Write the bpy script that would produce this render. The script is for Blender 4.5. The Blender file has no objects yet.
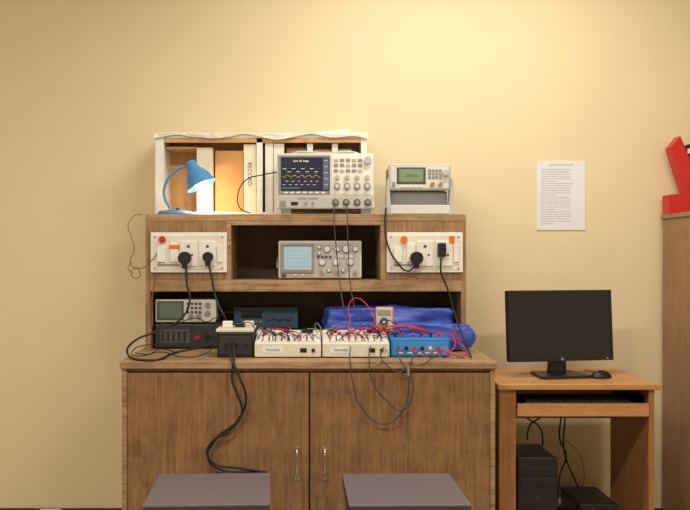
import bpy, bmesh, math, random
from mathutils import Vector, noise, Matrix, Euler
random.seed(4)
sc=bpy.context.scene
try:
    sc.view_settings.view_transform='Standard'
except Exception: pass
F=830.0; CX=310.0; CY=255.0; H=1.22   # focal (px), principal point, eye height: used to convert measured photo readings to metres
def W(px,py,d): return Vector(((px-CX)*d/F, d, H-(py-CY)*d/F))
BENCH=.824; HT=1.390; SH=1.116; DESK=.715
# ---------------- materials
def lin(c):
    return tuple(((v/255)/12.92 if v/255<=.04045 else ((v/255+.055)/1.055)**2.4) for v in c)+(1,)
MATS={}
def mat(name,col,rough=.5,metal=0,emit=0,var=.06,scale=12,bump=0,trans=0,alpha=None):
    if name in MATS: return MATS[name]
    m=bpy.data.materials.new(name); m.use_nodes=True; nt=m.node_tree; b=nt.nodes['Principled BSDF']
    c=lin(col)
    b.inputs['Roughness'].default_value=rough; b.inputs['Metallic'].default_value=metal
    tc=nt.nodes.new('ShaderNodeTexCoord'); n=nt.nodes.new('ShaderNodeTexNoise')
    n.inputs['Scale'].default_value=scale; n.inputs['Detail'].default_value=5
    nt.links.new(tc.outputs['Object'],n.inputs['Vector'])
    r=nt.nodes.new('ShaderNodeValToRGB')
    r.color_ramp.elements[0].position=.3; r.color_ramp.elements[1].position=.7
    r.color_ramp.elements[0].color=tuple(x*(1-var) for x in c[:3])+(1,)
    r.color_ramp.elements[1].color=tuple(min(1,x*(1+var)) for x in c[:3])+(1,)
    nt.links.new(n.outputs['Fac'],r.inputs['Fac']); nt.links.new(r.outputs['Color'],b.inputs['Base Color'])
    if bump:
        n2=nt.nodes.new('ShaderNodeTexNoise'); n2.inputs['Scale'].default_value=scale*8
        nt.links.new(tc.outputs['Object'],n2.inputs['Vector'])
        bp=nt.nodes.new('ShaderNodeBump'); bp.inputs['Strength'].default_value=bump; bp.inputs['Distance'].default_value=.01
        nt.links.new(n2.outputs['Fac'],bp.inputs['Height']); nt.links.new(bp.outputs['Normal'],b.inputs['Normal'])
    if emit:
        b.inputs['Emission Color'].default_value=c; b.inputs['Emission Strength'].default_value=emit
    MATS[name]=m; return m
def wood(name,dark,light,rough=.55,axis='Z',gs=1.0,p0=.38,p1=.62):
    m=bpy.data.materials.new(name); m.use_nodes=True; nt=m.node_tree; b=nt.nodes['Principled BSDF']
    b.inputs['Roughness'].default_value=rough
    tc=nt.nodes.new('ShaderNodeTexCoord'); mp=nt.nodes.new('ShaderNodeMapping')
    sc_={'Z':(80,80,4.5),'X':(4.5,80,80)}[axis]
    mp.inputs['Scale'].default_value=tuple(v*gs for v in sc_)
    nt.links.new(tc.outputs['Object'],mp.inputs['Vector'])
    n=nt.nodes.new('ShaderNodeTexNoise'); n.inputs['Scale'].default_value=1; n.inputs['Detail'].default_value=8; n.inputs['Roughness'].default_value=.7; n.inputs['Distortion'].default_value=.6
    nt.links.new(mp.outputs['Vector'],n.inputs['Vector'])
    n2=nt.nodes.new('ShaderNodeTexNoise'); n2.inputs['Scale'].default_value=9; n2.inputs['Detail'].default_value=10; n2.inputs['Roughness'].default_value=.75
    nt.links.new(tc.outputs['Object'],n2.inputs['Vector'])
    mx=nt.nodes.new('ShaderNodeMath'); mx.operation='MULTIPLY_ADD'; mx.inputs[1].default_value=.55
    m2=nt.nodes.new('ShaderNodeMath'); m2.operation='MULTIPLY'; m2.inputs[1].default_value=.45
    nt.links.new(n2.outputs['Fac'],m2.inputs[0]); nt.links.new(n.outputs['Fac'],mx.inputs[0]); nt.links.new(m2.outputs[0],mx.inputs[2])
    r=nt.nodes.new('ShaderNodeValToRGB'); r.color_ramp.elements[0].position=p0; r.color_ramp.elements[1].position=p1
    r.color_ramp.elements[0].color=lin(dark); r.color_ramp.elements[1].color=lin(light)
    nt.links.new(mx.outputs[0],r.inputs['Fac']); nt.links.new(r.outputs['Color'],b.inputs['Base Color'])
    bp=nt.nodes.new('ShaderNodeBump'); bp.inputs['Strength'].default_value=.15; bp.inputs['Distance'].default_value=.004
    nt.links.new(n.outputs['Fac'],bp.inputs['Height']); nt.links.new(bp.outputs['Normal'],b.inputs['Normal'])
    return m
WD_DOOR=wood('laminate_brown',(104,74,50),(158,118,80))
WD_EDGE=wood('wood_edge_worn',(118,88,60),(188,156,118),axis='X')
WD_PANEL=wood('hutch_panel',(112,84,58),(168,134,96))
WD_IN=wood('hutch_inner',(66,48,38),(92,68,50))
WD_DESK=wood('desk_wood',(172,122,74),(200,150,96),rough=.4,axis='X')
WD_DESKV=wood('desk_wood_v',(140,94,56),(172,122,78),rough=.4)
WD_CUP=wood('cupboard_wood',(140,106,78),(168,134,102))
WD_CARD=wood('rack_interior',(186,138,88),(214,170,116),gs=.5)
WALL=mat('wall_paint',(230,215,180),.75,var=.015,scale=2.5,bump=.02)
CEIL=mat('ceiling_paint',(235,232,222),.9); FLOORM=mat('floor_tile',(152,143,130),.4,scale=4)
DARK=mat('black_plastic',(22,22,25),.4); BLK=mat('cable_black',(20,20,22),.5)
GREY=mat('instrument_grey',(184,185,184),.5); LGREY=mat('instrument_cream',(212,212,208),.5)
MGREY=mat('mid_grey',(140,140,140),.5); DGREY=mat('dark_grey',(74,76,80),.5); CHAR=mat('charcoal',(46,46,50),.45)
WHITE=mat('white_plastic',(230,230,225),.4); PAPER=mat('paper',(230,234,242),.8,var=.01)
CREAM=mat('kit_cream',(220,216,204),.5)
BLUE=mat('blue_plastic',(30,124,205),.4); LBLUE=mat('lamp_blue',(76,142,204),.3)
TARP=mat('blue_tarp',(60,86,184),.35,var=.25,scale=9,bump=.2)
NAVY=mat('navy_panel',(34,54,80),.5)
RED=mat('red_plastic',(200,36,36),.4); ORANGE=mat('orange_plastic',(226,110,40),.4)
STEEL=mat('steel',(200,196,186),.25,metal=1); BRASS=mat('brass',(190,160,100),.3,metal=1)
STOOLT=mat('stool_laminate',(100,93,100),.5,var=.05,scale=30); STOOLF=mat('stool_edge',(58,52,56),.5)
LCDB=mat('lcd_dark',(34,38,58),.2,emit=.35); LCDG=mat('lcd_green',(124,140,112),.25,emit=.12)
CRT=mat('crt_glass',(150,176,194),.15,emit=.3)
YEL=mat('trace_white',(236,238,226),.5,emit=.8); TY=mat('trace_yellow',(236,220,90),.5,emit=.8); TC=mat('trace_cyan',(110,210,220),.5,emit=.8); INK=mat('ink',(80,80,84),.8)
SCREEN=mat('monitor_screen',(24,26,31),.3); BASEB=mat('baseboard_dark',(56,42,34),.5)
BULB=mat('bulb_glow',(255,234,190),.5,emit=6,var=0)
SHEET=mat('plastic_sheet',(226,223,216),.35,var=.05,scale=20)
# ---------------- mesh helpers
def link(o,P):
    sc.collection.objects.link(o)
    if P is not None: o.parent=P
    return o
def root(name,loc=(0,0,0),rot=(0,0,0)):
    e=bpy.data.objects.new(name,None); e.empty_display_size=.05; e.location=loc; e.rotation_euler=rot
    sc.collection.objects.link(e); return e
def fin(P,name,bm,m,smooth=False,smoothquads=False):
    bmesh.ops.recalc_face_normals(bm,faces=bm.faces)
    me=bpy.data.meshes.new(name); 
    for f in bm.faces: f.smooth = smooth or (smoothquads and len(f.verts)==4)
    bm.to_mesh(me); bm.free(); me.materials.append(m)
    return link(bpy.data.objects.new(name,me),P)
def box(P,name,x0,x1,y0,y1,z0,z1,m,bev=0,seg=2):
    bm=bmesh.new(); bmesh.ops.create_cube(bm,size=1)
    for v in bm.verts:
        v.co=Vector(((x0+x1)/2+v.co.x*(x1-x0),(y0+y1)/2+v.co.y*(y1-y0),(z0+z1)/2+v.co.z*(z1-z0)))
    if bev: bmesh.ops.bevel(bm,geom=bm.edges[:],offset=bev,segments=seg,profile=.5,affect='EDGES')
    return fin(P,name,bm,m)
def cyl(P,name,c,r,h,axis,m,r2=None,seg=24,bev=0):
    bm=bmesh.new(); bmesh.ops.create_cone(bm,cap_ends=True,segments=seg,radius1=r,radius2=r if r2 is None else r2,depth=h)
    R={'Z':Matrix(),'Y':Matrix.Rotation(math.pi/2,4,'X'),'X':Matrix.Rotation(math.pi/2,4,'Y')}[axis]
    bm.transform(Matrix.Translation(c)@R)
    return fin(P,name,bm,m,smoothquads=True)
def prism(P,name,pts,a0,a1,axis,m,bev=0):
    bm=bmesh.new()
    f=lambda p,a: (a,p[0],p[1]) if axis=='X' else ((p[0],a,p[1]) if axis=='Y' else (p[0],p[1],a))
    A=[bm.verts.new(f(p,a0)) for p in pts]; B=[bm.verts.new(f(p,a1)) for p in pts]
    bm.faces.new(A); bm.faces.new(B[::-1]); n=len(pts)
    for i in range(n): bm.faces.new((A[i],B[i],B[(i+1)%n],A[(i+1)%n]))
    if bev: bmesh.ops.bevel(bm,geom=bm.edges[:],offset=bev,segments=2,profile=.5,affect='EDGES')
    return fin(P,name,bm,m)
def tube(P,name,paths,r,m):
    cu=bpy.data.curves.new(name,'CURVE'); cu.dimensions='3D'; cu.bevel_depth=r; cu.bevel_resolution=3; cu.resolution_u=10; cu.use_fill_caps=True
    for pts in paths:
        s=cu.splines.new('BEZIER'); s.bezier_points.add(len(pts)-1)
        for bp,p in zip(s.bezier_points,pts):
            bp.co=Vector(p); bp.handle_left_type=bp.handle_right_type='AUTO'
    cu.materials.append(m); return link(bpy.data.objects.new(name,cu),P)
def poly(P,name,paths,r,m):
    cu=bpy.data.curves.new(name,'CURVE'); cu.dimensions='3D'; cu.bevel_depth=r; cu.bevel_resolution=1
    for pts in paths:
        s=cu.splines.new('POLY'); s.points.add(len(pts)-1)
        for bp,p in zip(s.points,pts): bp.co=(*p,1)
    cu.materials.append(m); return link(bpy.data.objects.new(name,cu),P)
def text(P,name,s,size,loc,m,rot=(math.pi/2,0,0),align='CENTER'):
    cu=bpy.data.curves.new(name,'FONT'); cu.body=s; cu.size=size; cu.extrude=.0002; cu.align_x=align
    cu.materials.append(m); o=link(bpy.data.objects.new(name,cu),P); o.location=loc; o.rotation_euler=rot; return o
def lathe(P,name,prof,M,m,seg=36):
    bm=bmesh.new(); rings=[]
    for r,z in prof:
        rings.append([bm.verts.new(M@Vector((r*math.cos(2*math.pi*i/seg),r*math.sin(2*math.pi*i/seg),z))) for i in range(seg)])
    for a,b in zip(rings,rings[1:]):
        for i in range(seg): bm.faces.new((a[i],a[(i+1)%seg],b[(i+1)%seg],b[i]))
    return fin(P,name,bm,m,smooth=True)
def soft(bm,c,dim,seed,amp=.012,cuts=26,freq=9,flat=True):
    t=bmesh.new(); bmesh.ops.create_cube(t,size=2); bmesh.ops.subdivide_edges(t,edges=t.edges[:],cuts=cuts,use_grid_fill=True)
    vs=[]
    for v in t.verts:
        p=v.co.copy(); n=p.normalized(); q=p*.76+n*.30
        w=Vector((q.x*dim[0]/2,q.y*dim[1]/2,q.z*dim[2]/2))
        k=noise.fractal(Vector((w.x*freq*.6,w.y*freq*1.4,w.z*freq*2))+Vector((seed,0,0)),1,2,4)
        w+=n*k*amp
        w+=Vector(c)
        if flat: w.z=max(w.z,c[2]-dim[2]/2)
        vs.append(bm.verts.new(w))
    t.verts.index_update()
    for f in t.faces: bm.faces.new([vs[v.index] for v in f.verts])
    t.free()
class Inst:
    def __init__(s,name,cx,z,d,rot=(0,0,0)):
        s.s=d/F; s.cx=cx; s.base=CY+(H-z)*F/d
        s.R=root(name,((cx-CX)*s.s,d,z),rot); s.n=0
    def X(s,px): return (px-s.cx)*s.s
    def Z(s,py): return (s.base-py)*s.s
    def b(s,name,l,t,r,bt,y0,y1,m,bev=.0015):
        return box(s.R,name,s.X(l),s.X(r),y0,y1,s.Z(bt),s.Z(t),m,bev)
    def f(s,name,l,t,r,bt,m,out=.003,y=0,bev=.0008): return s.b(name,l,t,r,bt,y-out,y+.002,m,bev)
    def k(s,name,px,py,rp,m,out=.012,y=0):
        cyl(s.R,name,(s.X(px),y-out/2+.001,s.Z(py)),rp*s.s,out,'Y',m,seg=20)
# ---------------- room
YW=3.8
box(None,'wall_back',-2.7,3.0,YW,YW+.12,0,2.9,WALL)
box(None,'wall_left',-2.82,-2.7,-1.6,YW+.12,0,2.9,WALL)
box(None,'wall_right',3.0,3.12,-1.6,YW+.12,0,2.9,WALL)
box(None,'wall_front',-2.82,3.12,-1.72,-1.6,0,2.9,WALL)
box(None,'floor',-2.82,3.12,-1.72,YW+.12,-.1,0,FLOORM)
box(None,'ceiling',-2.82,3.12,-1.72,YW+.12,2.9,3.0,CEIL)
box(None,'baseboard_back',-2.7,3.0,YW-.015,YW,0,.062,BASEB,.002)
# ---------------- workbench cabinet
C=root('lab_workbench')
xl,xr=-.702,.691
box(C,'bench_top',-.709,.698,3.09,3.79,.796,BENCH,WD_EDGE,.003)
box(C,'side_left',xl,xl+.02,3.12,3.78,.0,.796,WD_PANEL)
box(C,'side_right',xr-.02,xr,3.12,3.78,.0,.796,WD_PANEL)
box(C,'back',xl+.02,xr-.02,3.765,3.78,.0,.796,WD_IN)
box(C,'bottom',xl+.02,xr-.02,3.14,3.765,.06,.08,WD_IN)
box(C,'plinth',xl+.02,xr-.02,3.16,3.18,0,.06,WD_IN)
box(C,'rail_top',xl+.02,xr-.02,3.122,3.14,.782,.796,WD_EDGE)
mid=(309.5-CX)*3.11/F
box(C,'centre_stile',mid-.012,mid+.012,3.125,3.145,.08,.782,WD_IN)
box(C,'door_left',xl+.019,mid-.003,3.102,3.12,.075,.779,WD_DOOR,.002)
box(C,'door_right',mid+.003,xr-.019,3.102,3.12,.075,.779,WD_DOOR,.002)
box(C,'edge_left',xl-.002,xl+.017,3.105,3.12,.0,.796,WD_EDGE,.001)
box(C,'edge_right',xr-.017,xr+.002,3.105,3.12,.0,.796,WD_EDGE,.001)
for i,px in enumerate((297,325)):
    a=W(px,449,3.085); b_=W(px,479,3.085)
    tube(C,'handle_%d'%(i+1),[[(a.x,3.103,a.z),(a.x,3.083,a.z-.006),(a.x,3.080,(a.z+b_.z)/2),(a.x,3.083,b_.z+.006),(a.x,3.103,b_.z)]],.0042,STEEL)
    for zz in (a.z,b_.z): cyl(C,'handle_rose',(a.x,3.101,zz),.008,.004,'Y',STEEL)
p=W(319,494,3.1); cyl(C,'lock',(p.x,3.1,p.z),.011,.006,'Y',BRASS); box(C,'keyhole',p.x-.001,p.x+.001,3.0955,3.098,p.z-.004,p.z+.004,DARK)
p=W(352,390,3.1); poly(C,'scratch_mark',[[ (p.x-.02,3.1012,p.z),(p.x-.01,3.1012,p.z-.014),(p.x,3.1012,p.z),(p.x+.012,3.1012,p.z-.014)],[(p.x+.015,3.1012,p.z+.005),(p.x+.03,3.1012,p.z-.012)]],.0008,WD_IN)
# ---------------- hutch
Hh=root('instrument_hutch'); d=3.45; hs=d/F
hx=lambda px:(px-CX)*hs
hz=lambda py:H-(py-CY)*hs
L,R=hx(145.5),hx(466)
box(Hh,'top_board',L,R,3.45,3.79,hz(221),HT,WD_EDGE,.002)
box(Hh,'side_left',L,L+.02,3.45,3.79,BENCH,hz(221),WD_PANEL,.001)
box(Hh,'side_right',R-.02,R,3.45,3.79,BENCH,hz(221),WD_PANEL,.001)
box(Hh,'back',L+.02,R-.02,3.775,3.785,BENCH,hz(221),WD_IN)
box(Hh,'shelf',L+.02,R-.02,3.45,3.775,hz(291.5),SH,WD_EDGE,.001)
box(Hh,'panel_left',L+.02,hx(230),3.452,3.468,SH,hz(221),WD_PANEL)
box(Hh,'panel_right',hx(381),R-.02,3.452,3.468,SH,hz(221),WD_PANEL)
box(Hh,'divider_left',hx(226),hx(231),3.449,3.775,SH,hz(221),WD_EDGE)
box(Hh,'divider_right',hx(380.5),hx(385.5),3.449,3.775,SH,hz(221),WD_EDGE)
box(Hh,'top_lip',hx(231),hx(380.5),3.449,3.462,hz(225),hz(221),WD_EDGE)
# ---------------- switchboards
def switchboard(x0,flip):
    I=Inst('switch_socket_board',x0+38,1.146,3.449)
    l=x0; I.b('plate',l,232.5,l+76,272.5,-.012,0,WHITE,.003)
    I.f('inner_frame',l+3,235.5,l+73,269.5,CREAM,out=.002,y=-.012)
    yy=-.014
    I.k('indicator_lamp',l+(12 if not flip else 17),239.5,3.3,RED if not flip else ORANGE,out=.012,y=yy)
    I.f('rocker_1',l+7,247,l+15,262,WHITE,out=.008,y=yy)
    I.f('rocker_2',l+20,243,l+28,262,WHITE,out=.006,y=yy)
    for j,cx in enumerate((38,57)):
        I.f('socket_%d'%(j+1),l+cx-8.5,241,l+cx+8.5,266,WHITE,out=.005,y=yy,bev=.002)
        for dx,dy,rr in ((0,-6,1.6),(-3.6,2.5,1.2),(3.6,2.5,1.2)):
            I.k('hole',l+cx+dx,252.5+dy,rr,DGREY,out=.0015,y=yy-.005)
    I.f('rocker_3',l+66.5,245,l+71.5,262,WHITE,out=.006,y=yy)
    I.f('sticker',l+(19 if not flip else 62),245 if not flip else 236,l+(29 if not flip else 67),249 if not flip else 243,ORANGE,out=.0075,y=yy)
    I.f('earth_label',l+7,264,l+30,266,MGREY,out=.0015,y=yy)
    for sx in (l+4.5,l+71.5):
        for sy in (237,268): I.k('screw',sx,sy,1,STEEL,out=.002,y=yy)
    def plug(cx,cy,rp,tall=False):
        if tall:
            I.b('plug_body',cx-4,cy-5,cx+4,cy+9,yy-.035,yy-.005,DARK,.005)
        else:
            I.k('plug_body',cx,cy,rp,DARK,out=.032,y=yy-.005)
            I.b('plug_neck',cx-2.6,cy,cx+2.6,cy+rp+4,yy-.030,yy-.012,DARK,.003)
    if not flip:
        plug(l+35,258,6.3); plug(l+58,257,5)
    else:
        plug(l+29,258,6.3); plug(l+54,248,5,True)
switchboard(151,False); switchboard(386.5,True)
# ---------------- digital oscilloscope on top
I=Inst('digital_oscilloscope',325.5,HT,3.47)
I.b('case',279,155,372.5,208.5,.004,.13,GREY,.008)
I.b('front_frame',277,153.5,374.5,209,-.006,.012,LGREY,.005)
I.f('screen_bezel',278.5,155.5,330,194.5,MGREY,out=.003,y=-.006)
I.f('screen',281,157.5,329.5,191,LCDB,out=.002,y=-.009)
I.f('softkey_column',323,158.5,328.7,190,mat('menu_blue',(84,90,124),.3,emit=.3),out=.0004,y=-.011)
ys=-.0116
g=[]
for j in range(1,8): g.append([(I.X(281+j*5),ys,I.Z(159)),(I.X(281+j*5),ys,I.Z(189))])
for j in range(1,6): g.append([(I.X(282),ys,I.Z(158+j*5.3)),(I.X(321),ys,I.Z(158+j*5.3))])
poly(I.R,'graticule',g,.00018,mat('grid_grey',(90,94,112),.5,emit=.15))
for (lo,hi,st,ph,mm,wd_) in ((172,169,4.5,0,YEL,.0008),(185,181.5,3,1,YEL,.0007)):
    x=283; t=0; w=[]
    while x<317:
        yv=lo if (t+ph)%2 else hi
        w.append([(I.X(x),ys-.0006,I.Z(yv)),(I.X(x+st*.75),ys-.0006,I.Z(yv))]); x+=st; t+=1
    poly(I.R,'traces',w,wd_,mm)
poly(I.R,'trace_channel_1',[[(I.X(282+i*.8),ys-.0006,I.Z(176.5+1.2*math.sin(i*.7))) for i in range(49)]],.0004,TY)
poly(I.R,'trace_channel_2',[[(I.X(282),ys-.0006,I.Z(188.3)),(I.X(300),ys-.0006,I.Z(188.3))]],.0005,TC)
poly(I.R,'menu_lines',[[(I.X(324),ys-.0004,I.Z(161+j*6)),(I.X(328),ys-.0004,I.Z(161+j*6))] for j in range(5)],.0005,YEL)
text(I.R,'screen_text','Save  All  Image',.010,(I.X(301),ys,I.Z(162)),YEL)
I.f('control_panel',331.5,155.5,373,195,WHITE,out=.002,y=-.006)
for r_,yy in enumerate((159,164,169.5)):
    for j in range(5): I.f('button',334+j*6,yy,338+j*6,yy+2.6,MGREY if (r_+j)%3 else GREY,out=.004,y=-.008)
I.k('knob_variable',367.5,160.5,3.6,GREY,out=.014,y=-.008)
for px in (337,347,357,367): I.k('knob_position',px,177.5,2.2,GREY,out=.012,y=-.008)
for px,r_ in ((337,3.2),(347,3.2),(357,3.2),(367,3.2)): I.k('knob_scale',px,186.5,r_,MGREY,out=.013,y=-.008); I.k('knob_cap',px,186.5,r_*.6,LGREY,out=.016,y=-.008)
I.f('lower_panel',278.5,196.5,373,208,GREY,out=.002,y=-.006)
for j in range(7): I.f('menu_button',284+j*6.2,192,288+j*6.2,193.6,WHITE,out=.003,y=-.009)
I.f('power_button',280.5,201,286,206,MGREY,out=.005,y=-.008)
I.f('usb_slot',291,202,298,205.5,DARK,out=.001,y=-.008)
for px in (306,313): I.k('probe_comp',px,203,1.2,STEEL,out=.008,y=-.008)
for px in (335.5,346,357,367.5):
    I.k('bnc_collar',px,202.5,3.4,DGREY,out=.004,y=-.008); I.k('bnc',px,202.5,2.1,STEEL,out=.018,y=-.008)
text(I.R,'label','DIGITAL STORAGE',.010,(I.X(308),-.0085,I.Z(199.5)),INK)
for px in (286,366): I.b('foot',px-5,208,px+5,I.base,.0,.02,MGREY,.002); I.b('foot_rear',px-5,208,px+5,I.base,.10,.12,MGREY,.002)
tube(I.R,'carry_handle',[[(I.X(290),.06,I.Z(156)),(I.X(292),.06,I.Z(152.5)),(I.X(325),.06,I.Z(151.5)),(I.X(359),.06,I.Z(152.5)),(I.X(361),.06,I.Z(156))]],.006,GREY)
# ---------------- function generator with tilt handle
I=Inst('bench_function_generator',419.5,HT,3.47)
I.b('case',390,166,449,189.5,.0,.2,MGREY,.004)
I.b('front_frame',388.5,164.5,450.5,190.5,-.006,.01,GREY,.004)
I.f('face',390.5,166.5,448.5,188.5,LGREY,out=.002,y=-.006)
I.f('lcd_bezel',396.5,167.5,425.5,184.5,DGREY,out=.003,y=-.006); I.f('lcd',399,169.5,423,182,LCDG,out=.001,y=-.009)
text(I.R,'lcd_digits','1.000 kHz',.014,(I.X(411),-.0105,I.Z(177)),INK)
for r_ in range(3):
    for j in range(4): I.f('key',428+j*3.6,175.5+r_*3.4-6,430.6+j*3.6,177.7+r_*3.4-6,MGREY,out=.004,y=-.008)
I.k('dial',445.2,173,3,GREY,out=.015,y=-.008)
for j in range(5): I.f('menu_key',400+j*4.6,185.3,403+j*4.6,187.3,WHITE,out=.003,y=-.008)
for px in (432,440): I.k('bnc',px,184.3,2,STEEL,out=.016,y=-.008)
I.f('power_key',392,182,395,187,MGREY,out=.004,y=-.008)
prism(I.R,'handle_arm_l',[(I.X(386.5),I.Z(180)),(I.X(388.5),I.Z(178)),(I.X(390.5),I.Z(206)),(I.X(390.5),I.Z(I.base)),(I.X(385.5),I.Z(I.base))],-.02,.03,'Y',GREY)
prism(I.R,'handle_arm_r',[(I.X(452.5),I.Z(180)),(I.X(450.5),I.Z(178)),(I.X(448.5),I.Z(206)),(I.X(448.5),I.Z(I.base)),(I.X(453.5),I.Z(I.base))],-.02,.03,'Y',GREY)
I.b('handle_bar',390,205.5,449,I.base,-.022,.032,LGREY,.003)
I.b('lower_plate',391,191,448,205.5,.02,.19,MGREY,.003)
# ---------------- analog oscilloscope
I=Inst('analog_oscilloscope',320,SH,3.50)
I.b('case',279.5,242,360.5,277.5,.003,.24,GREY,.005)
I.b('front_frame',278.5,240.8,361.5,278.2,-.008,.01,LGREY,.005)
I.f('face',280,242.5,360,277,GREY,out=.001,y=-.008)
I.f('crt_bezel',281,244,314,273,MGREY,out=.008,y=-.008,bev=.003)
I.f('crt',284,247,311.5,270,CRT,out=.002,y=-.016,bev=.002)
g=[]
for j in range(1,8): g.append([(I.X(284+j*3.44),-.0186,I.Z(248)),(I.X(284+j*3.44),-.0186,I.Z(269))])
for j in range(1,6): g.append([(I.X(285),-.0186,I.Z(247+j*3.8)),(I.X(311),-.0186,I.Z(247+j*3.8))])
poly(I.R,'graticule',g,.00025,MATS['mid_grey'])
for px,py,r_ in ((319,247,1.5),(319,253,1.5),(327,249,2.8),(337,249,2.2),(346,249,3.2),(355,249,2.2),(322,262,3),(336,262,3),(350,262,3),(329,270,1.7),(343,270,1.7)):
    I.k('knob',px,py,r_,LGREY,out=.014,y=-.009); I.k('knob_skirt',px,py,r_+.8,MGREY,out=.004,y=-.009)
for px in (322,336,355): I.k('bnc',px,272.5,1.8,STEEL,out=.016,y=-.009)
for j in range(4): I.f('button',317+j*4,256,319.5+j*4,258,DGREY,out=.005,y=-.009)
for j in range(3): I.f('slide',340+j*5,255.5,343+j*5,257.5,WHITE,out=.004,y=-.009)
I.f('power_button',281.5,274,286,276.8,DGREY,out=.005,y=-.009)
I.k('focus_knob',295,275,1.3,LGREY,out=.008,y=-.009); I.k('intensity_knob',303,275,1.3,LGREY,out=.008,y=-.009)
for px in (285,355): I.b('foot',px-4,277.5,px+4,I.base,.01,.03,DARK,.001); I.b('foot_rear',px-4,277.5,px+4,I.base,.19,.21,DARK,.001)
tube(I.R,'handle',[[(I.X(277.5),.05,I.Z(258)),(I.X(277),.02,I.Z(262)),(I.X(277.5),.0,I.Z(268))]],.004,MGREY)
# ---------------- open wooden rack with partitions
I=Inst('pigeonhole_rack',261,HT,3.61)
I.b('side_l',155,138,164,I.base,0,.18,WHITE,.002); I.b('side_r',361,138,367,I.base,0,.18,WHITE,.002)
I.b('top',155,134.5,367,138,0,.18,WHITE,.002); I.b('bottom',164,I.base-4,361,I.base,0,.18,WHITE,.001)
I.b('back',164,138,361,I.base-4,.168,.178,WD_CARD,0)
I.b('divider',256.5,138,262.5,I.base-4,0,.168,WHITE,.001)
I.b('top_strip',164,138,361,142.5,.0,.008,WD_CARD,.0)
FC=mat('folder_cream',(226,220,204),.7); CT=mat('carton',(208,162,108),.8)
def folder(l,t,r,y0,m,lab=None):
    I.b('partition',l,t,r,I.base-4,y0,.165,m,.0015)
    if lab: text(I.R,'partition_label',lab,.026,(I.X((l+r)/2-2.2),y0-.001,I.Z(I.base-42)),INK,rot=(math.pi/2,math.pi/2,0))
folder(196,147,212,.02,FC)
folder(213.5,149,242,.06,CT)
folder(243.5,144,256,.012,FC,'RECORD')
folder(265,142.5,273,.01,WHITE); folder(273.5,143,284,.012,WHITE)
folder(286,146,306,.06,CT); folder(307,143,313,.012,WHITE); folder(314,148,331,.05,CT); folder(332,142.8,338,.014,WHITE); folder(339,147,352,.06,FC); 
I.b('inner_shelf',164.5,146,195.5,148,.03,.165,CT,.001)
bm=bmesh.new(); nx,ny=110,16; gr=[]
x0,x1=I.X(154.5),I.X(368); zt=I.Z(134.5)
for j in range(ny+1):
    row=[]; v=j/ny
    for i in range(nx+1):
        u=i/nx; x=x0+(x1-x0)*u
        nz=noise.fractal(Vector((x*14,v*3,3)),1,2,4)
        if v<.75: y=.175-(.18)*(v/.75); z=zt+.006+abs(nz)*.012
        else:
            y=-.008-abs(nz)*.006; z=zt+.006-(v-.75)/.25*(.018+.022*noise.noise(Vector((x*7,0,0))))
        row.append(bm.verts.new((x,y,z)))
    gr.append(row)
for j in range(ny):
    for i in range(nx): bm.faces.new((gr[j][i],gr[j][i+1],gr[j+1][i+1],gr[j+1][i]))
fin(I.R,'crumpled_sheet',bm,SHEET,smooth=True)
prism(I.R,'loose_paper',[(I.X(285),I.Z(133)),(I.X(330),I.Z(129)),(I.X(349),I.Z(126.5)),(I.X(352),I.Z(129)),(I.X(353),I.Z(133))],.05,.12,'Y',SHEET)
prism(I.R,'loose_paper_2',[(I.X(160),I.Z(133)),(I.X(164),I.Z(131)),(I.X(215),I.Z(132)),(I.X(216),I.Z(133.5))],.03,.12,'Y',SHEET)
# ---------------- desk lamp
D=3.53
p=W(175,212,D); LP=root('desk_lamp',(p.x,D,HT))
ls=D/F
def lp(px,py,dy=0): return Vector(((px-175)*ls,dy,H-(py-CY)*ls-HT))
lathe(LP,'base',[(0,0),(.072,0),(.074,.006),(.068,.016),(.03,.022),(0,.023)],Matrix.Translation((0,0,0)),LBLUE)
cyl(LP,'switch',(.02,-.045,.020),.008,.012,'Z',DARK)
tube(LP,'gooseneck',[[lp(170,208),lp(165,198),lp(165,186),lp(170,176),lp(180,168),lp(189,165)]],.0065,LBLUE)
ax=(lp(203,190,-.01)-lp(190,164,0)).normalized()
q=Vector((0,0,1)).rotation_difference(ax).to_matrix().to_4x4()
M=Matrix.Translation(lp(190,162))@q
lathe(LP,'shade',[(0.0,-.004),(.018,-.002),(.024,.006),(.026,.034),(.036,.044),(.052,.075),(.064,.110),(.067,.114),(.063,.112),(.050,.076),(.03,.046),(.0,.04)],M,LBLUE)
lathe(LP,'bulb',[(0,.055),(.014,.06),(.026,.085),(.030,.105),(.024,.132),(.010,.144),(0,.146)],M,BULB)
li=bpy.data.lights.new('lamp_light','POINT'); li.energy=1.5; li.color=(1,.68,.38); li.shadow_soft_size=.03
lo=link(bpy.data.objects.new('lamp_light',li),LP); lo.location=M@Vector((0,0,.17))
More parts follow.
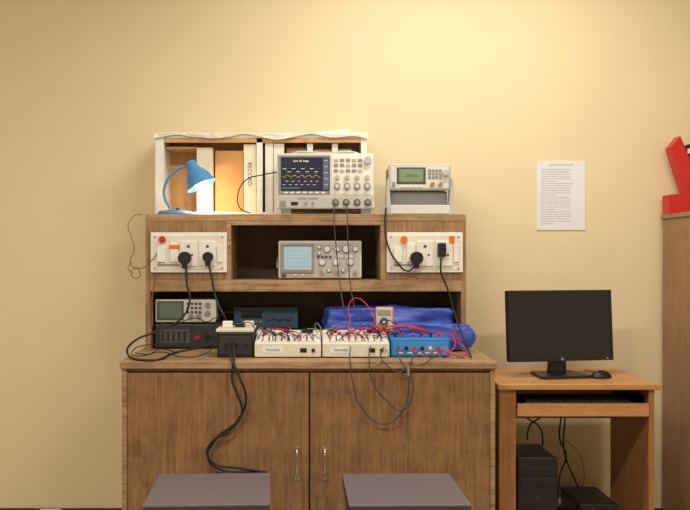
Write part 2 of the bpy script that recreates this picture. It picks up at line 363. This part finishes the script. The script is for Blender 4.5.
# ---------------- lower compartment instruments
I=Inst('equipment_case',186,BENCH,3.50)
I.b('case',156,325,217,I.base-1.5,0,.25,MGREY,.004); I.b('front',155,324,218,I.base-1.5,-.006,.004,CHAR,.003)
I.f('vent_panel',160,329,190,343,DGREY,out=.002,y=-.006)
for j in range(5): I.f('vent_slot',162+j*5.5,331,164+j*5.5,341,DARK,out=.001,y=-.008)
for px in (198,207): I.k('terminal',px,337,2.2,RED if px<200 else DARK,out=.018,y=-.006)
for px in (162,211): I.b('foot',px-4,I.base-1.5,px+4,I.base,.02,.05,DARK,.0)
zt=BENCH+(I.base-324)*I.s
I=Inst('portable_oscilloscope',186,zt,3.51)
I.b('case',156.5,300,215.5,I.base-2,0,.14,GREY,.006); I.b('front',155.5,299,216.5,I.base-1.5,-.008,.006,LGREY,.006)
I.f('bezel',157.5,301,184,320,DGREY,out=.003,y=-.008); I.f('screen',159.5,303,182,318,mat('lcd_grey_green',(92,108,100),.2,emit=.12),out=.001,y=-.011)
for r_ in range(3):
    for j in range(4): I.f('button',187+j*4,302.5+r_*4.2,189.6+j*4,304.8+r_*4.2,DGREY,out=.004,y=-.008)
for px,py in ((208,305),(208,313),(191,316.5),(199,316.5)): I.k('knob',px,py,2.5,MGREY,out=.012,y=-.008)
for px in (163,209): I.b('foot',px-4,I.base-2,px+4,I.base,.01,.12,DARK,0)
I=Inst('power_supply_case',258,BENCH,3.56)
I.b('case',221,330,298,I.base-1.5,0,.2,DGREY,.004); I.b('front',220,329,299,I.base-1.5,-.006,.004,DGREY,.003)
for px in (240,252,264,276): I.k('terminal',px,339,2,DARK,out=.012,y=-.006)
I.b('feet',225,I.base-1.5,294,I.base,.02,.18,DARK,0)
zt=BENCH+(I.base-329)*I.s
I=Inst('signal_generator',266,zt,3.60)
I.b('case',235,308,297,I.base,0,.15,NAVY,.004); I.b('front',234,307,298,I.base,-.006,.004,mat('navy_face',(54,82,112),.5),.003)
I.f('display',241,311,262,318,mat('display_dark',(24,30,40),.2),out=.002,y=-.006)
for px in (270,279,288): I.k('knob',px,317,2.6,DGREY,out=.014,y=-.006)
for j in range(5): I.f('button',241+j*4.5,320.5,244+j*4.5,322.5,MGREY,out=.003,y=-.006)
# ---------------- blue tarp bag
bm=bmesh.new()
soft(bm,(.335,3.60,BENCH+.088),(.54,.26,.172),1,amp=.016)
soft(bm,(.365,3.42,BENCH+.058),(.60,.054,.115),7,amp=.009,freq=14)
fin(None,'blue_tarpaulin_bag',bm,TARP,smooth=True)
# ---------------- trainer kits
def kit(cxl,cxr,var):
    I=Inst('electronics_trainer_kit',(cxl+cxr)/2,BENCH,3.19)
    x0,x1=I.X(cxl),I.X(cxr); h0=.056; h1=.092; D_=.18
    prism(I.R,'console',[(0,.004),(D_,.004),(D_,h1),(0,h0)],x0,x1,'X',CREAM,.003)
    for a in (x0+.02,x1-.02):
        for b_ in (.02,.16): cyl(I.R,'foot',(a,b_,.0025),.008,.005,'Z',DARK)
    sl=(h1-h0)/D_; ang=math.atan(sl)
    T=root('top_panel',(0,0,h0),(ang,0,0)); T.parent=I.R
    box(T,'face',x0+.006,x1-.006,.006,D_-.006,.0,.0025,WHITE,.0005)
    w_=x1-x0
    for i in range(9):
        for j in range(3):
            cyl(T,'jack',(x0+.03+i*(w_-.06)/8,.03+j*.028,.005),.0035,.006,'Z',random.choice([DARK,RED,MGREY,DARK,BLUE]),seg=10)
    for i in range(3): cyl(T,'knob',(x0+.05+i*.07,.14,.010),.011,.016,'Z',DARK if i!=var else MGREY)
    box(T,'ic_socket',x1-.075,x1-.03,.125,.15,.002,.010,DARK,.001)
    for i in range(3): box(T,'toggle',x0+.03+i*.03,x0+.045+i*.03,.105,.113,.002,.012,RED if i==var else DGREY)
    poly(T,'circuit_lines',[[(x0+.02,.018,.003),(x1-.02,.018,.003)],[(x0+.02,.1,.003),(x1-.02,.1,.003)],[(0,.018,.003),(0,.1,.003)]],.0006,INK)
    box(I.R,'front_label',x0+.03,x0+.11,-.001,.001,.02,.042,PAPER); text(I.R,'front_text','TRAINER',.014,(x0+.07,-.0015,.026),INK)
    cyl(I.R,'fuse_cap',(x1-.03,-.004,.03),.007,.01,'Y',DARK); box(I.R,'rocker',x1-.08,x1-.055,-.004,.002,.022,.038,DARK,.001)
kit(254.5,321,0); kit(322.5,389.5,1)
I=Inst('adapter_box',236,BENCH,3.20)
I.b('case',217,332,253.5,I.base,0,.17,DARK,.005); I.f('panel',220,336,251,354,CHAR,out=.001)
for px in (226,236,246): I.k('terminal',px,345,1.8,DARK,out=.012)
I.b('white_lid',216,329,253.5,332,-.004,.172,CREAM,.002)
I.b('loose_plug',221,322.5,231,329,.05,.09,WHITE,.003); I.b('loose_plug_2',233,324.5,243,329,.07,.10,DARK,.003); I.b('loose_plug_3',242,323,252,329,.09,.12,CREAM,.003)
I=Inst('blue_power_box',420.5,BENCH,3.21)
I.b('case',391,338.5,450,I.base-.8,0,.16,BLUE,.004); I.f('face',393,341.5,448,355,mat('blue_face',(52,146,218),.4),out=.001)
for j,c in enumerate((RED,DARK,RED,DARK,CREAM,RED)): I.k('terminal',398+j*8,348,1.8,c,out=.018)
for j in range(6): cyl(I.R,'top_terminal',(I.X(397+j*9),.06+.03*(j%2),I.Z(336.5)),.005,.016,'Z',random.choice([RED,DARK,CREAM]),seg=12)
for j in range(5): I.f('label',398+j*9,352,403+j*9,353.5,WHITE,out=.0015)
I.b('feet',395,I.base-.8,446,I.base,.02,.15,DARK,0)
z=BENCH+.086
I=Inst('handheld_multimeter',384,z,3.335,(math.radians(-10),0,math.radians(-8)))
I.b('holster',375,306.5,393.5,I.base,0,.022,ORANGE,.006); I.b('body',376,307.6,392.4,I.base-1,-.006,.014,GREY,.004)
I.f('lcd',377.5,310,391,315.5,LCDG,out=.002,y=-.006); I.k('selector',384,322,4.3,DGREY,out=.008,y=-.006); I.k('selector_cap',384,322,1.3,CREAM,out=.01,y=-.006)
for px in (379,384,389): I.k('jack',px,329.5,1.1,RED if px==379 else DARK,out=.004,y=-.006)
# ---------------- cables
def path(l): return [W(*p_) for p_ in l]
tube(None,'power_cable',[
 path([(186,266,3.41),(187,285,3.40),(190,298,3.39),(182,318,3.38),(160,330,3.36),(136,340,3.3),(127,351,3.22),(150,360.3,3.09),(178,352,3.22),(214,345,3.19)]),
 path([(209,265,3.41),(212,280,3.40),(216,298,3.39),(224,316,3.36),(230,326,3.3)])],.0045,BLK)
tube(None,'power_cable',[
 path([(229,343,3.185),(231,358,3.09),(238,374,3.075),(246,400,3.075),(238,420,3.08),(215,440,3.08),(208,458,3.075),(222,470,3.07),(250,472,3.07),(268,475,3.07),(240,474,3.06),(216,472,3.06)]),
 path([(233,343,3.185),(234,358,3.09),(232,380,3.075),(238,396,3.07),(242,412,3.07),(228,432,3.07),(214,440,3.07),(207,454,3.068),(216,464,3.065),(240,468,3.065),(266,472,3.065)])],.0046,BLK)
tube(None,'power_cable',[
 path([(386,208,3.44),(385,225,3.43),(388,246,3.425),(397,262,3.42),(408,271,3.415),(415,266,3.415)]),
 path([(441,258,3.40),(441,272,3.40),(448,290,3.40),(456,318,3.38),(466,345,3.30),(471,357,3.14)])],.0038,BLK)
tube(None,'oscilloscope_probe_lead',[
 path([(335.5,203,3.44),(334,215,3.425),(336,245,3.42),(340,285,3.42),(346,320,3.30),(350,345,3.2),(350,359.5,3.085),(352,380,3.075),(362,408,3.075),(385,424,3.075),(404,408,3.075),(409,385,3.075),(408,368,3.075)]),
 path([(346,203,3.44),(347,215,3.425),(348,245,3.42),(351,290,3.42),(361,325,3.30),(370,345,3.2),(369,359.5,3.085),(372,380,3.07),(386,400,3.07),(402,410,3.07),(413,392,3.07),(409,370,3.075)]),
 path([(384,347,3.18),(382,359,3.085),(388,366,3.075),(400,372,3.07),(407,366,3.075)]),
 path([(398,345,3.18),(400,359,3.085),(406,370,3.075)]),path([(420,350,3.18),(412,359,3.085),(408,370,3.075)]),
 path([(440,350,3.17),(430,360,3.083),(416,366,3.075),(408,362,3.075)])],.0023,mat('lead_grey',(64,60,62),.5))
tube(None,'probe_clip',[path([(408,366,3.072),(408.5,376,3.072)])],.005,MGREY)
arc_sets={'r':[], 'k':[], 'b':[], 'g':[]}
random.seed(11)
def arc(a,b,h):
    a=Vector(a); b=Vector(b); m1=a.lerp(b,.3)+Vector((random.uniform(-.02,.02),random.uniform(-.02,.02),h)); m2=a.lerp(b,.7)+Vector((random.uniform(-.02,.02),random.uniform(-.02,.02),h*.9)); return [a,m1,m2,b]
for i in range(22):
    xa=random.uniform(-.19,.29); xb=min(.30,max(-.2,xa+random.uniform(-.16,.16))); ya=random.uniform(3.21,3.35); yb=random.uniform(3.21,3.35)
    zz=lambda y: BENCH+.058+(y-3.19)*.2
    arc_sets[random.choice('rkkbg')].append(arc((xa,ya,zz(ya)),(xb,yb,zz(yb)),random.uniform(.012,.04)))
for i in range(8):
    xa=random.uniform(.12,.29); ya=random.uniform(3.21,3.33); xb=random.uniform(.34,.52); yb=3.21+.06+.03*random.randint(0,1)
    arc_sets[random.choice('rrkb')].append(arc((xa,ya,BENCH+.065+(ya-3.19)*.2),(xb,yb,BENCH+.09),random.uniform(.02,.045)))
for i in range(4):
    xa=random.uniform(.35,.52); arc_sets[random.choice('rrb')].append([Vector((xa,3.19,BENCH+.04)),Vector((xa+.03,3.16,BENCH+.02)),Vector((xa+.07,3.17,BENCH+.004)),Vector((xa+.10,3.25,BENCH+.004)),Vector((xa+.05,3.26,BENCH+.10))])
tube(None,'test_lead',[
 path([(350,318,3.35),(349,305,3.37),(355,298,3.38),(366,304,3.36),(374,318,3.33),(377,328,3.32)]),
 path([(350,318,3.35),(349,330,3.30),(352,340,3.24)]),
 path([(330,342,3.24),(335,330,3.26),(348,327,3.28),(362,336,3.26),(372,343,3.22)]),
 path([(379,330,3.325),(386,334,3.28),(394,331,3.28),(405,336,3.27)]),
 path([(430,340,3.25),(442,333,3.3),(455,345,3.2),(446,353,3.17),(430,349,3.18)])]+arc_sets['r'],.0017,mat('lead_red',(206,46,38),.4))
tube(None,'test_lead',[
 path([(415,338,3.25),(432,331,3.3),(452,340,3.2),(466,350,3.16),(456,358,3.11),(440,352,3.16)]),
 path([(300,340,3.26),(308,334,3.26),(322,340,3.24),(335,346,3.2)])]+arc_sets['b'],.0016,mat('lead_violet',(110,70,150),.4))
tube(None,'test_lead',[
 path([(378,345,3.22),(388,352,3.17),(380,362,3.082),(372,366,3.08)])]+arc_sets['g'],.0016,mat('lead_green',(150,140,120),.4))
tube(None,'test_lead',[
 path([(268,341,3.26),(276,335,3.27),(290,340,3.24),(300,346,3.2)]),
 path([(260,345,3.22),(256,332,3.25),(248,322,3.27),(240,328,3.28)]),
 path([(222,326,3.3),(216,318,3.35),(206,322,3.4),(196,318,3.42),(175,325,3.44)]),
 path([(244,326,3.28),(238,316,3.3),(228,312,3.33),(218,318,3.36),(212,332,3.36),(206,345,3.3)]),
 path([(217,345,3.2),(202,355,3.16),(184,357,3.15),(160,352,3.2),(140,356,3.12),(132,352,3.2),(146,345,3.3),(170,346,3.28)]),
 path([(215,338,3.3),(202,333,3.34),(196,345,3.25),(180,352,3.2),(160,349,3.24),(150,354,3.18),(135,353,3.2)])]+arc_sets['k'],.0020,BLK)
tube(None,'thin_hookup_wire',[
 path([(160,250,3.43),(150,262,3.44),(138,268,3.55),(130,262,3.6),(134,250,3.6),(131,236,3.6),(128,226,3.6),(133,217,3.6),(142,214.5,3.55)]),
 path([(138,268,3.55),(131,272,3.58),(134,278,3.58),(140,276,3.57),(138,268,3.55)]),
 path([(132,262,3.6),(128,268,3.6),(133,273,3.59)]),
 path([(163,255,3.43),(156,275,3.44),(152,300,3.44),(152,325,3.42),(146,345,3.4)])],.0017,mat('wire_brown',(150,92,44),.5))
tube(None,'coax_lead',[path([(278,172,3.58),(262,175,3.57),(246,180,3.56),(238,194,3.55),(240,208,3.53),(250,213,3.5)])],.0026,BLK)
# ---------------- stools
def stool(l,r,rz,dx=0):
    z=.502; d0=2.38; cx=((l+r)/2-CX)*d0/F+dx; w_=(r-l)*d0/F/2
    S=root('lab_stool',(cx,d0+.175,0),(0,0,rz))
    box(S,'seat_top',-w_,w_,-.175,.175,z-.004,z,STOOLT,.0015)
    box(S,'seat_edge',-w_+.001,w_-.001,-.1745,.1745,z-.04,z-.004,STOOLF,.002)
    for sx in (-1,1):
        for sy in (-1,1): box(S,'leg',sx*(w_-.025)-.015,sx*(w_-.025)+.015,sy*.15-.015,sy*.15+.015,0,z-.04,DGREY,.002)
        box(S,'rail_side',sx*(w_-.025)-.01,sx*(w_-.025)+.01,-.135,.135,.15,.175,DGREY)
    for sy in (-1,1): box(S,'rail',-w_+.04,w_-.04,sy*.15-.01,sy*.15+.01,.2,.225,DGREY)
stool(143,270,math.radians(2.5),-.008); stool(349,472,math.radians(1),-.003)
# ---------------- computer desk
Dk=root('computer_desk')
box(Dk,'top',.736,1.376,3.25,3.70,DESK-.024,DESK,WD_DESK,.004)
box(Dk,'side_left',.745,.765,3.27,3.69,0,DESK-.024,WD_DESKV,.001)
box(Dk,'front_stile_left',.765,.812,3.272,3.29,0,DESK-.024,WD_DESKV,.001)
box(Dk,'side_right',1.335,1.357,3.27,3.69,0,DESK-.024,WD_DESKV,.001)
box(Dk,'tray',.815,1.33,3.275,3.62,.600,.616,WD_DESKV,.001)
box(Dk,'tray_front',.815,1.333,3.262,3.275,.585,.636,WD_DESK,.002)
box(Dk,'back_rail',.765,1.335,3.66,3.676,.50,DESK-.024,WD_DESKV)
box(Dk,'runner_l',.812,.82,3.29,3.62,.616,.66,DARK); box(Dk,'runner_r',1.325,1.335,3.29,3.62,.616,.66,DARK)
Kb=root('keyboard',(1.07,3.37,.616))
box(Kb,'base',-.22,.22,-.07,.07,.0,.018,DARK,.004)
for r_ in range(5):
    for c in range(16): box(Kb,'key',-.208+c*.026,-.186+c*.026,-.058+r_*.024,-.038+r_*.024,.018,.026,CHAR)
Mn=root('computer_monitor',((560-CX)*3.46/F,3.46,DESK),(0,0,math.radians(10)))
prism(Mn,'base',[(-.12,-.07),(-.105,-.085),(.095,-.085),(.11,-.07),(.09,.09),(-.09,.09)],0,.012,'Z',DARK,.003)
prism(Mn,'neck',[(.01,.01),(.05,.01),(.04,.2),(.015,.2)],-.035,.035,'X',DARK,.003)
hw=.231; Sc=root('screen_head',(0,-.005,.064),(math.radians(-4),0,0)); Sc.parent=Mn
ht=.294
box(Sc,'shell',-hw,hw,-.012,.02,.0,ht,DARK,.004)
box(Sc,'rear_bulge',-.15,.15,.02,.045,.05,.24,DARK,.008)
box(Sc,'bezel_top',-hw,hw,-.016,-.01,ht-.012,ht,DARK,.001); box(Sc,'bezel_bottom',-hw,hw,-.016,-.01,.0,.018,DARK,.001)
box(Sc,'bezel_l',-hw,-hw+.012,-.016,-.01,.018,ht-.012,DARK,.001); box(Sc,'bezel_r',hw-.012,hw,-.016,-.01,.018,ht-.012,DARK,.001)
box(Sc,'screen',-hw+.012,hw-.012,-.0135,-.011,.018,ht-.012,SCREEN)
cyl(Sc,'badge',(0,-.0165,.009),.006,.001,'Y',MGREY); box(Sc,'power_led',.2,.206,-.017,-.015,.007,.010,WHITE)
bm=bmesh.new(); bmesh.ops.create_uvsphere(bm,u_segments=24,v_segments=14,radius=1)
for v in bm.verts: v.co=Vector((v.co.x*.047,v.co.y*.03,max(v.co.z,-.05)*.03))
p=W(601,374,3.40); Ms=root('computer_mouse',(p.x+.004,3.41,DESK+.0015),(0,0,.3)); fin(Ms,'shell',bm,DARK,smooth=True)
box(Ms,'wheel',-.026,-.014,-.002,.002,.02,.031,MGREY,.001)
tube(Ms,'mouse_cord',[[(.045,0,.006),(.06,.03,.003),(.07,.1,.003),(.06,.2,.003)]],.0015,BLK)
T=root('pc_tower',(.905,3.32,0))
box(T,'case',-.075,.082,.006,.25,.006,.41,DARK,.006); box(T,'front',-.078,.085,-.008,.01,.004,.413,DARK,.005)
box(T,'drive_bay',-.066,.072,-.011,-.006,.34,.375,DARK,.002); box(T,'drive_bay_2',-.066,.072,-.011,-.006,.295,.33,DARK,.002)
cyl(T,'power_button',(.004,-.011,.25),.011,.008,'Y',CHAR)
for j in range(7): box(T,'vent',-.055,.06,-.011,-.006,.06+j*.018,.066+j*.018,CHAR)
for a in (-.06,.065):
    for b_ in (.03,.22): box(T,'foot',a-.01,a+.01,b_-.01,b_+.01,0,.008,DARK)
U=root('ups_unit',(1.19,3.42,0))
box(U,'case',-.08,.08,0,.26,.004,.195,DARK,.008); box(U,'front',-.075,.075,-.008,.002,.01,.19,DARK,.004)
cyl(U,'power_button',(0,-.01,.15),.012,.008,'Y',DGREY); box(U,'led',-.03,-.02,-.01,-.006,.17,.176,RED); box(U,'feet',-.07,.07,.02,.24,0,.006,DARK)
tube(None,'computer_cable',[
 path([(561,416,3.655),(560,440,3.66),(566,455,3.66),(560,475,3.66),(557,505,3.66)]),
 path([(565,418,3.65),(564,450,3.65),(575,480,3.65),(585,500,3.68)]),
 path([(540,418,3.65),(530,425,3.66),(527,440,3.66)]),path([(527,418,3.65),(540,428,3.66),(543,446,3.62)])],.0035,BLK)
tube(None,'computer_cable',[path([(566,440,3.67),(580,455,3.72),(584,470,3.74),(583,490,3.74)])],.002,mat('cable_grey',(150,140,128),.5))
# ---------------- notice
p0=W(537,161,3.795); p1=W(585.5,230,3.795)
N=root('paper_notice',((p0.x+p1.x)/2,3.797,(p0.z+p1.z)/2)); hwp=(p1.x-p0.x)/2; hh=(p0.z-p1.z)/2
box(N,'sheet',-hwp,hwp,-.001,.0015,-hh,hh,PAPER)
random.seed(2)
TXT=mat('notice_text',(140,142,150),.8)
text(N,'heading','LABORATORY NOTICE',.011,(0,-.0012,hh-.022),TXT)
words='the students should bring record book and observation file for every lab session switch off all power supply before leaving handle cables with care keep bench clean'.split()
for i in range(24):
    t=''
    while len(t)<44: t+=random.choice(words)+' '
    if i%6==5: t=t[:20]
    text(N,'line',t[:44],.0076,(-hwp+.018,-.0012,hh-.040-i*.0108),TXT,align='LEFT')
for a in (-1,1):
    for b_ in (-1,1): box(N,'tape',a*(hwp-.006)-.008,a*(hwp-.006)+.008,-.0016,-.0008,b_*(hh-.004)-.005,b_*(hh-.004)+.005,WHITE)
# ---------------- tall cupboard + red file holder
K=root('tall_cupboard'); zt=1.403
box(K,'carcass',1.605,2.35,3.27,3.78,.06,zt-.02,WD_CUP,.002); box(K,'top',1.598,2.36,3.25,3.785,zt-.02,zt,WD_CUP,.003)
box(K,'plinth',1.62,2.33,3.3,3.77,0,.06,WD_IN)
for i in (0,1):
    box(K,'door_%d'%(i+1),1.61+i*.372,1.975+i*.37,3.252,3.27,.07,zt-.025,WD_CUP,.002)
    cyl(K,'knob_%d'%(i+1),(1.95+i*.055,3.24,.75),.012,.025,'Y',STEEL)
I=Inst('magazine_file',684,zt,3.72)
prism(I.R,'tray',[(I.X(667),I.Z(195)),(I.X(712),I.Z(191)),(I.X(712),I.Z(I.base)),(I.X(667),I.Z(I.base))],-.02,.05,'Y',RED,.002)
prism(I.R,'leaning_panel',[(I.X(669),I.Z(148)),(I.X(679),I.Z(136)),(I.X(702),I.Z(191.5)),(I.X(684),I.Z(194))],-.015,.045,'Y',RED,.002)
prism(I.R,'binder',[(I.X(683),I.Z(146)),(I.X(690),I.Z(144)),(I.X(708),I.Z(191.5)),(I.X(702),I.Z(192))],-.018,.048,'Y',DARK,.001)
for yy in (150,162,174): I.f('label',685+(yy-148)*.38,yy-1,689+(yy-148)*.38,yy+4,CREAM,out=.001,y=-.018)
E=root('junction_box',(W(50,500,3.76).x,3.782,.0)); box(E,'body',-.05,.05,-.03,0,.0,.065,WHITE,.004); box(E,'cover',-.042,.042,-.034,-.03,.008,.058,CREAM,.002)
# ---------------- lights
def fixture(name,x,y,z,ln,en,col,rz=0,wid=.10):
    Rt=root(name,(x,y,z),(0,0,rz))
    box(Rt,'housing',-ln/2,ln/2,-.05,.05,0,.05,WHITE,.004); cyl(Rt,'tube',(0,0,-.03),.014,ln-.06,'X',mat('tube_glow',(255,242,222),.5,emit=3,var=0))
    for a in (-1,1): box(Rt,'holder',a*(ln/2-.015)-.012,a*(ln/2-.015)+.012,-.018,.018,-.05,0,WHITE)
    l=bpy.data.lights.new(name+'_light','AREA'); l.shape='RECTANGLE'; l.size=ln; l.size_y=wid; l.energy=en; l.color=col
    o=link(bpy.data.objects.new(name+'_light',l),Rt); o.location=(0,0,-.06)
fixture('ceiling_tube_light',.65,2.9,2.85,1.2,27,(1,.92,.79))
fixture('ceiling_tube_light',-.9,1.0,2.85,1.2,58,(1,.93,.82))
fixture('ceiling_tube_light',1.4,.8,2.85,1.2,40,(1,.93,.82))
wd=bpy.data.worlds.new('World'); sc.world=wd; wd.use_nodes=True; wd.node_tree.nodes['Background'].inputs[0].default_value=(.9,.8,.65,1); wd.node_tree.nodes['Background'].inputs[1].default_value=.2
# ---------------- camera
cam=bpy.data.cameras.new('camera'); cam.sensor_width=36; cam.lens=F/690*36; cam.shift_x=(345-CX)/690
co=bpy.data.objects.new('camera',cam); sc.collection.objects.link(co); co.location=(0,0,H); co.rotation_euler=(math.pi/2,0,0)
sc.camera=co
